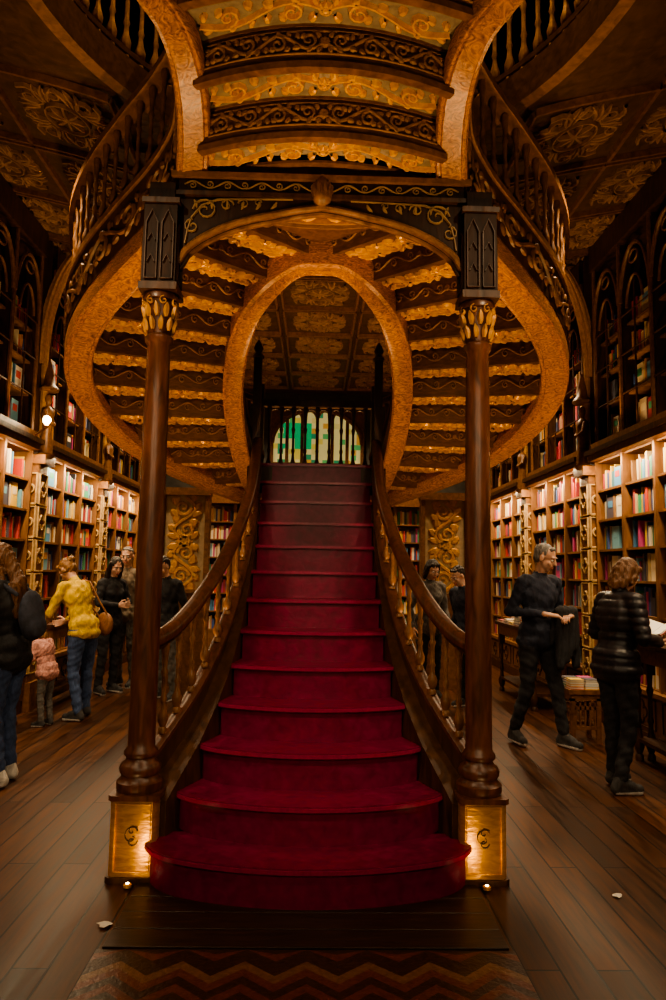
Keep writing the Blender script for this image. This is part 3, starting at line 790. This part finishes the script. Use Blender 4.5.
EYEW=noisemat('eye_white',(.75,.72,.68),(.8,.77,.73),.3,bump=0)
EYEB=noisemat('iris',(.03,.015,.01),(.05,.03,.02),.2,bump=0)
def cloth(n,c,rough=.85,b=.45,s=12): return noisemat(n,tuple(v*.6 for v in c),tuple(v*1.3 for v in c),rough,(s,s,s*.6),1.6,6,1.2,b)
def hairm(n,c): return noisemat(n,tuple(v*.5 for v in c),tuple(v*1.5 for v in c),.45,(60,60,5),2,4,.4,.5)
JEANS=cloth('denim',(.05,.085,.19)); BLK=cloth('black_cloth',(.020,.020,.024)); NAVY=cloth('navy_cloth',(.022,.027,.048)); PUFF=cloth('puffer_nylon',(.022,.021,.027),.38,.2)
YEL=cloth('yellow_knit',(.70,.46,.025)); PINK=cloth('pink_print',(.60,.30,.26)); GREYC=cloth('grey_cloth',(.13,.12,.11)); BEIGE=cloth('beige_coat',(.22,.17,.12)); SHW=cloth('white_sneaker',(.6,.58,.54)); SHD=cloth('dark_shoe',(.05,.048,.05)); SOLE=cloth('sole',(.6,.58,.55)); LEATH=cloth('tan_leather',(.26,.11,.04),.5)
HB=hairm('brown_hair',(.12,.052,.020)); HD=hairm('dark_hair',(.025,.015,.010)); HG=hairm('grey_hair',(.17,.16,.15)); HL=hairm('light_brown_hair',(.26,.13,.048))
def person(name,x,y,head,h,top,legs,shoe,hair,hairstyle='short',lean=0,pose={},hy=0,hp=0,fem=False,puffy=False,bulk=1.0,coat=0.0):
    """local frame: +Y forward, +X right, +Z up, metres at 1.75 m stature"""
    e=empty(name); e.location=(x,y,0); e.rotation_euler=(0,0,math.radians(head)); k=h/1.75; e.scale=(k,k,k)
    PV=V((0,0,.95)); U=Matrix.Translation(PV)@Matrix.Rotation(-math.radians(lean),4,'X')@Matrix.Translation(-PV)
    J=dict(kl=(-.10,.02,.50),kr=(.10,.02,.50),al=(-.11,-.03,.09),ar=(.11,-.03,.09),el=(-.25,-.03,1.14),er=(.25,-.03,1.14),wl=(-.26,.08,.90),wr=(.26,.08,.90),
           dl=(0,.25,-1),dr=(0,.25,-1),nl=(1,0,0),nr=(-1,0,0),curl=.35)
    J.update(pose)
    sw=.165 if fem else .185
    B=Blob()
    b=bulk
    up=lambda p:U@V(p)
    UM=lambda p:U@Matrix.Translation(p)
    B.ell(UM((0,-.005,1.30)),(.165*b if fem else .18*b,.115*b,.19),0)
    B.ell(UM((0,0,1.12)),(.135*b if fem else .150*b,.105*b,.16),0)
    B.ell(UM((0,-.01,.98)),((.17 if fem else .16)*b,.125*b,.10+coat*.3),0)
    if coat: B.ell(Matrix.Translation((0,-.01,.90)),(.18*b,.135*b,coat),0)
    B.ell(Matrix.Translation((0,-.01,.90)),(.155,.115,.11),1)
    if fem: B.ell(UM((-.065,.075,1.29)),(.07,.06,.065),0); B.ell(UM((.065,.075,1.29)),(.07,.06,.065),0)
    B.cap(up((-sw+.03,0,1.415)),.062*b,up((sw-.03,0,1.415)),.062*b,0)
    B.cap(up((0,-.01,1.42)),.075,up((0,0,1.475)),.062,0)
    B.cap(up((0,0,1.45)),.052,up((0,.018,1.56)),.050,2)
    for s,kn,an in((-1,'kl','al'),(1,'kr','ar')):
        hp_=V((s*.088,-.005,.90)); K=V(J[kn]); A=V(J[an])
        B.cap(hp_,.098,K,.064,1); B.cap(K,.064,K.lerp(A,.3),.060,1); B.cap(K.lerp(A,.3),.060,A+V((0,0,.01)),.050,1)
    for s,el,wr in((-1,'el','wl'),(1,'er','wr')):
        S=up((s*sw,0,1.405)); E=V(J[el]); W=V(J[wr]); bb=b if puffy else 1
        B.cap(S,.062*bb,E,.047*bb,0); B.cap(E,.047*bb,W.lerp(E,.08),.036*bb,0); B.cap(W.lerp(E,.12),.027,W,.024,2)
    def dsp(P,L):
        d=np.zeros(len(P)); t=L==0
        if puffy:
            d[t]=.011*np.abs(np.sin(P[t,2]*pi/.062))**.6-.004
        else:
            a=P[t]
            d[t]=.004*np.sin(a[:,2]*30+a[:,0]*30+3*np.sin(a[:,1]*16+a[:,0]*9))+.0025*np.sin(a[:,2]*70-a[:,0]*55+2*np.sin(a[:,1]*30))
        q=L==1
        d[q]=.004*np.sin(P[q,2]*40+P[q,0]*25+P[q,1]*30)+.002*np.sin(P[q,2]*95-P[q,0]*60)
        return d
    B.mesh('body',.012,[top,legs,SKIN],3,dsp,e)
    S=Blob()
    for s,an,f in((-1,'al','fl'),(1,'ar','fr')):
        A=V(J[an]); fd=V(J.get(f,(s*.18,1,0))).normalized()
        hl=A-fd*.035; hl.z=max(A.z-.042,.045); to=A+fd*.15; to.z=A.z-.052
        if to.z<.034: to.z=.034
        S.cap(A+V((0,0,.015)),.047,hl,.042,0); S.cap(hl,.042,to,.036,0); S.cap(A,.045,A.lerp(to,.6),.040,0)
        sh=V((0,0,-.022)); S.cap(hl+sh,.022,to+sh+fd*.012,.022,1); 
        sd=V((-fd.y,fd.x,0))*.018
        S.cap(hl+sh+sd,.02,to+sh+sd,.02,1); S.cap(hl+sh-sd,.02,to+sh-sd,.02,1)
    S.mesh('shoes',.008,[shoe,SOLE],2,None,e)
    for s,wr,el,dn,nn in((-1,'wl','el','dl','nl'),(1,'wr','er','dr','nr')):
        W=V(J[wr]); d=V(J[dn]).normalized(); n=V(J[nn]); n=(n-d*n.dot(d)).normalized(); sd=d.cross(n).normalized()*(1 if s>0 else -1)
        Hd=Blob()
        for i in range(4):
            o_=sd*(.027-.018*i)
            Hd.cap(W+d*.01+o_*.5,.017,W+d*.085+o_,.0125,0)
        c0=J['curl']
        for i,(L) in enumerate((.070,.078,.072,.056)):
            o_=sd*(.029-.0195*i); p=W+d*.085+o_; ang=.15+c0*.6
            for j,f in enumerate((.45,.32,.23)):
                dd=d*math.cos(ang)+n*math.sin(ang); q=p+dd*L*f*1.05; Hd.cap(p,.0088-.0008*j,q,.0082-.0008*j,0); p=q; ang+=c0+.12
        p=W+d*.022+sd*.024; q=p+(d*.55+sd*.75+n*.2).normalized()*.042; Hd.cap(p,.014,q,.0105,0)
        r=q+(d*.85+sd*.25+n*.35).normalized()*.036; Hd.cap(q,.0105,r,.0085,0)
        Hd.cap(W-d*.03,.024,W+d*.02,.022,0)
        Hd.mesh('hand_'+('l' if s<0 else 'r'),.0042,[SKIN],1,None,e)
    rot=Matrix.Rotation(math.radians(hy),4,'Z')@Matrix.Rotation(math.radians(-hp),4,'X')
    base=U@V((0,.018,1.56))
    HMt=Matrix.Translation(base)@(U.to_3x3().to_4x4())@rot@Matrix.Translation((0,.012,.078))
    H=Blob(); hp3=lambda p:HMt@V(p); he=lambda p:HMt@Matrix.Translation(p)
    H.ell(he((0,-.012,.03)),(.074,.094,.086),0); H.ell(he((0,.02,-.035)),(.060,.070,.078),0); H.ell(he((0,.055,-.092)),(.026,.022,.020),0)
    H.cap(hp3((0,.088,.008)),.009,hp3((0,.106,-.03)),.013,0); H.cap(hp3((-.036,.078,.024)),.012,hp3((.036,.078,.024)),.012,0)
    H.cap(hp3((-.04,.062,-.03)),.018,hp3((-.03,.066,-.04)),.018,0);H.cap(hp3((.04,.062,-.03)),.018,hp3((.03,.066,-.04)),.018,0)
    H.ell(he((-.078,-.005,-.008)),(.011,.021,.031),0); H.ell(he((.078,-.005,-.008)),(.011,.021,.031),0)
    H.cap(hp3((-.019,.086,-.062)),.0075,hp3((.019,.086,-.062)),.0075,1); H.cap(hp3((-.016,.085,-.071)),.008,hp3((.016,.085,-.071)),.008,1)
    H.cap(hp3((0,-.02,-.05)),.05,base-V((0,0,.03)),.05,0)
    H.mesh('head',.0062,[SKIN,LIP],1,None,e)
    ey=MB()
    for s in(-1,1):
        vs,fs=ellm(he((s*.030,.0775,.002)),(.0145,.012,.0095)); ey.add(vs,fs,0)
        vs,fs=ellm(he((s*.030,.0875,.002)),(.0065,.004,.0065)); ey.add(vs,fs,1)
        ey.tube([hp3((s*.014,.092,.024)),hp3((s*.03,.0945,.029)),hp3((s*.047,.084,.024))],[.003,.004,.002],6,2)
    ey.build('eyes',[EYEW,EYEB,hair],60,e)
    Hr=Blob()
    if hairstyle=='short':
        Hr.ell(he((0,-.026,.044)),(.0785,.090,.081),0); Hr.ell(he((0,-.048,.0)),(.074,.060,.070),0)
        Hr.cap(hp3((-.035,.045,.090)),.015,hp3((.035,.045,.094)),.017,0)
    else:
        Hr.ell(he((0,-.022,.045)),(.082,.096,.086),0); Hr.ell(he((0,-.05,.0)),(.079,.068,.080),0)
    if hairstyle=='bob':
        for s in(-1,1): Hr.cap(hp3((s*.07,.0,.04)),.030,hp3((s*.080,-.01,-.08)),.030,0); Hr.cap(hp3((s*.055,-.05,.02)),.042,hp3((s*.06,-.05,-.12)),.032,0)
        Hr.cap(hp3((0,-.07,0)),.048,hp3((0,-.065,-.13)),.042,0); Hr.cap(hp3((-.05,.05,.083)),.022,hp3((.05,.05,.083)),.022,0)
    elif hairstyle=='long':
        for s in(-1,1):
            Hr.cap(hp3((s*.068,.0,.04)),.034,hp3((s*.082,-.015,-.09)),.034,0); Hr.cap(hp3((s*.082,-.015,-.09)),.034,up((s*.09,-.03,1.40)),.034,0)
            Hr.cap(up((s*.09,-.03,1.42)),.034,up((s*.085,-.09,1.25)),.022,0)
        Hr.cap(hp3((0,-.07,0)),.052,up((0,-.095,1.44)),.056,0); Hr.cap(up((0,-.1,1.46)),.056,up((.02,-.125,1.22)),.035,0); Hr.cap(up((-.05,-.1,1.42)),.05,up((-.06,-.12,1.2)),.025,0)
    elif hairstyle=='bun':
        Hr.ell(he((0,-.115,.055)),(.045,.04,.042),0); Hr.cap(hp3((-.05,.05,.083)),.022,hp3((.05,.05,.083)),.022,0)
        for s in(-1,1): Hr.cap(hp3((s*.072,.01,.03)),.02,hp3((s*.075,-.02,-.04)),.018,0)
    def dh(P,L): return .003*np.sin(P[:,0]*160+4*np.sin(P[:,2]*22))+.002*np.sin(P[:,1]*190+P[:,2]*25)
    Hr.mesh('hair',.0075,[hair],2,dh,e)
    return e,U,k
# right man
e,U,_=person('man_carrying_jacket',2.04,6.42,205,1.80,NAVY,BLK,SHD,HG,'short',lean=4,hy=28,hp=16,
  pose=dict(kl=(-.12,.10,.50),al=(-.16,.14,.09),kr=(.10,-.02,.50),ar=(.15,-.14,.10),el=(-.27,-.02,1.16),wl=(-.16,.24,1.12),er=(.26,-.06,1.15),wr=(.10,.24,1.14),dl=(.9,.4,.0),dr=(-.8,.5,-.1),nl=(0,.1,-1),nr=(0,-.2,-1),curl=.5),bulk=1.10,coat=.10)
J=Blob()
for i in range(5):
    xx=-.23+.045*i; J.cap((xx,.21,1.165),.035,(xx-.01+.01*math.sin(i*2),.22+.015*(i%2),.70+.05*((i*3)%4)),.035,0)
    J.cap((xx,.16,1.15),.03,(xx,.13,.86+.03*(i%3)),.028,0)
J.cap((-.24,.19,1.17),.04,(-.05,.21,1.17),.042,0)
J.mesh('jacket_over_arm',.011,[BLK],2,lambda P,L:.006*np.sin(P[:,0]*90+P[:,2]*12),e)
e,U,_=person('woman_in_puffer_jacket',2.22,5.15,-72,1.66,PUFF,BLK,SHD,HB,'bob',lean=5,hy=8,hp=28,fem=True,puffy=True,bulk=1.22,coat=.12,
  pose=dict(kl=(-.10,.03,.50),al=(-.12,.05,.09),kr=(.10,.02,.50),ar=(.12,-.10,.09),el=(-.26,.02,1.15),wl=(-.10,.30,1.12),er=(.26,.02,1.15),wr=(.12,.30,1.10),dl=(.35,.9,.1),dr=(-.35,.9,.1),nl=(.3,0,.9),nr=(-.3,0,.9),curl=.45))
b=MB()
M=Matrix.Translation((0,.40,1.17))@Matrix.Rotation(.5,4,'X')
for s in(-1,1):
    Ms=M@Matrix.Rotation(s*-.25,4,'Y')@Matrix.Translation((s*.075,0,0)); b.obox(Ms,.145,.20,.006,0,(.45,.1,.08)); b.obox(Ms@Matrix.Translation((0,0,.009)),.138,.19,.012,0,(.85,.82,.74))
b.build('open_book',[BOOKM],parent=e)
e,U,_=person('woman_with_backpack',-2.18,5.15,78,1.68,BLK,JEANS,SHW,HB,'long',lean=5,hy=0,hp=22,fem=True,bulk=1.12,coat=.12,
  pose=dict(kl=(-.10,.02,.50),kr=(.09,.04,.50),al=(-.11,-.06,.09),ar=(.10,.0,.09),el=(-.26,.02,1.14),wl=(-.12,.26,1.08),er=(.26,.02,1.14),wr=(.12,.26,1.06),dl=(.3,.9,-.1),dr=(-.3,.9,-.1),curl=.4))
P_=Blob(); P_.ell(U@Matrix.Translation((0,-.20,1.20)),(.13,.075,.19),0); P_.ell(U@Matrix.Translation((0,-.24,1.12)),(.10,.055,.09),0)
for s in(-1,1): P_.cap(U@V((s*.10,-.15,1.36)),.018,U@V((s*.12,.0,1.475)),.018,0); P_.cap(U@V((s*.12,.0,1.475)),.018,U@V((s*.12,.11,1.33)),.018,0); P_.cap(U@V((s*.12,.12,1.33)),.016,U@V((s*.17,-.02,1.12)),.016,0)
P_.mesh('backpack',.011,[NAVY],2,None,e)
e,U,_=person('woman_in_yellow_jumper',-2.34,7.30,62,1.66,YEL,JEANS,SHD,HL,'bun',lean=20,hy=0,hp=25,fem=True,bulk=1.08,coat=.08,
  pose=dict(kl=(-.10,.02,.50),kr=(.12,.05,.50),al=(-.12,-.10,.09),ar=(.14,.06,.09),el=(-.24,.26,1.10),wl=(-.12,.40,1.02),er=(.26,.22,1.10),wr=(.12,.40,1.0),dl=(.2,.9,-.3),dr=(-.2,.9,-.3),curl=.4))
P_=Blob(); P_.ell(Matrix.Translation((.24,-.06,.98)),(.05,.12,.13),0)
P_.mesh('shoulder_bag',.011,[LEATH],2,None,e)
b=MB(); b.tube([(.24,-.12,1.05),U@V((.17,-.13,1.2)),U@V((.13,-.09,1.44)),U@V((.13,.0,1.49)),U@V((.16,.12,1.38)),(.27,.05,1.05)],.010,8,0); b.build('bag_strap',[LEATH],60,e)
person('child_in_pink_coat',-2.56,6.95,70,.97,PINK,GREYC,SHD,HL,'bob',lean=14,hp=10,bulk=1.3,coat=.14,
  pose=dict(el=(-.25,.12,1.14),wl=(-.15,.34,1.10),er=(.25,.12,1.14),wr=(.15,.34,1.10),dl=(.2,1,0),dr=(-.2,1,0),nl=(0,0,-1),nr=(0,0,-1)))
person('woman_with_dark_hair',-2.50,8.75,235,1.64,BLK,BLK,SHD,HD,'long',lean=3,hp=15,hy=-15,fem=True,bulk=1.1,coat=.14,
  pose=dict(el=(-.24,.06,1.16),wl=(-.08,.26,1.16),er=(.24,.06,1.16),wr=(.08,.26,1.14),dl=(.6,.8,0),dr=(-.6,.8,0)))
person('grey_haired_man',-2.42,9.25,160,1.78,BEIGE,GREYC,SHD,HG,'short',lean=2,hp=5,hy=20,bulk=1.1,coat=.12)
person('shopper_in_dark_coat',-1.72,8.4,150,1.66,BLK,GREYC,SHD,HD,'short',lean=6,hp=20,bulk=1.1,coat=.14)
person('shopper_in_brown_coat',-2.05,10.6,60,1.68,cloth('brown_coat',(.14,.07,.04)),BLK,SHD,HB,'bob',lean=6,hp=15,fem=True,bulk=1.1,coat=.14)
person('shopper_in_grey_coat',1.40,8.6,200,1.68,GREYC,BLK,SHD,HD,'bob',lean=4,hp=20,fem=True,bulk=1.12,coat=.14)
person('shopper_in_navy_coat',1.78,8.1,120,1.62,NAVY,BLK,SHD,HD,'short',lean=10,hp=20,bulk=1.15,coat=.14)
# ================================================================== LIGHTS
WARM=(1,.62,.27); WARM2=(1,.73,.43)
def look(ob,t):
    d=(V(t)-ob.location).normalized(); ob.rotation_euler=d.to_track_quat('-Z','Y').to_euler()
def spot(name,loc,tgt,e,size=60,blend=.6,col=WARM,rad=.03):
    l=bpy.data.lights.new(name,'SPOT'); l.energy=e; l.spot_size=math.radians(size); l.spot_blend=blend; l.color=col; l.shadow_soft_size=rad
    o=bpy.data.objects.new(name,l); o.location=loc; C.objects.link(o); look(o,tgt); return o
def area(name,loc,tgt,e,sx,sy,col=WARM):
    l=bpy.data.lights.new(name,'AREA'); l.shape='RECTANGLE'; l.size=sx; l.size_y=sy; l.energy=e; l.color=col
    o=bpy.data.objects.new(name,l); o.location=loc; C.objects.link(o); look(o,tgt)
    return o
for sx in(-1,1):
    for b0,b1 in zip(PIL,PIL[1:]):
        yc=(b0+b1)/2
        l=area('shelf_light',(sx*2.92,yc,2.74),(sx*3.25,yc,1.7),34,.05,1.9,WARM2)
        d=V((sx*.33,0,-1.04)).normalized(); z=-d; yv=V((0,1,0)); xv=yv.cross(z).normalized()
        l.rotation_euler=Matrix((xv,yv,z)).transposed().to_euler()
        spot('upper_case_light',(sx*2.97,yc,2.98),(sx*3.3,yc,4.2),3,120,.8,WARM,.02)
    spot('pedestal_uplight',(sx*.90,3.26,.05),(sx*.86,3.58,.26),3.2,100,1.0,WARM,.02)
    spot('stair_uplight',(sx*1.5,1.9,.08),(sx*.75,3.6,3.9),400,44,.8,WARM,.05)
    spot('vault_uplight',(sx*1.30,4.15,.05),(sx*1.15,5.1,3.0),260,80,.8,WARM,.05)
    spot('arch_uplight',(sx*.45,7.7,2.1),(0,8.2,5.0),85,130,.8,WARM,.03)
    spot('ceiling_downlight',(sx*2.25,8.8,4.8),(sx*2.2,8.6,0),330,120,.7,WARM2,.08)
    spot('ceiling_downlight',(sx*1.6,11.4,4.8),(sx*1.4,11.4,0),340,130,.7,WARM2,.08)
    spot('ceiling_downlight',(sx*2.0,4.6,4.75),(sx*2.3,5.8,0),240,90,.8,WARM2,.08)
    spot('ceiling_downlight',(sx*2.0,1.2,4.8),(0,4.5,1.3),330,42,.8,WARM2,.08)
    spot('front_fill',(sx*1.2,-1.6,3.3),(0,4.0,1.2),190,54,.9,WARM2,.15)  # added fill from behind the camera to brighten the stair front, no real fixture
    spot('soffit_uplight',(sx*2.9,6.9,2.98),(sx*2.2,6.9,5.0),24,140,.9,WARM,.03)
    spot('gallery_light',(sx*.9,4.2,7.4),(sx*1.9,4.4,5.5),140,90,.8,WARM,.1)
l=bpy.data.lights.new('lampglow','POINT'); l.energy=8; l.color=WARM2; l.shadow_soft_size=.03
o=bpy.data.objects.new('wall_lamp_glow',l); o.location=(-2.80,7.35,3.06); C.objects.link(o)
w=bpy.data.worlds.new('World'); bpy.context.scene.world=w; w.use_nodes=True
w.node_tree.nodes['Background'].inputs[0].default_value=(.95,.60,.36,1); w.node_tree.nodes['Background'].inputs[1].default_value=.035
# ================================================================== CAMERA
cd=bpy.data.cameras.new('camera'); cd.sensor_width=36; cd.lens=700/1000*36; cd.clip_start=.05
cam=bpy.data.objects.new('camera',cd); C.objects.link(cam)
cam.matrix_world=Matrix.Translation((0,0,1.52))@Matrix.Rotation(math.radians(-1.40),4,'Z')@Matrix.Rotation(math.radians(95.8),4,'X')@Matrix.Rotation(math.radians(1.0),4,'Z')
bpy.context.scene.camera=cam
bpy.context.scene.view_settings.look='AgX - Medium High Contrast'
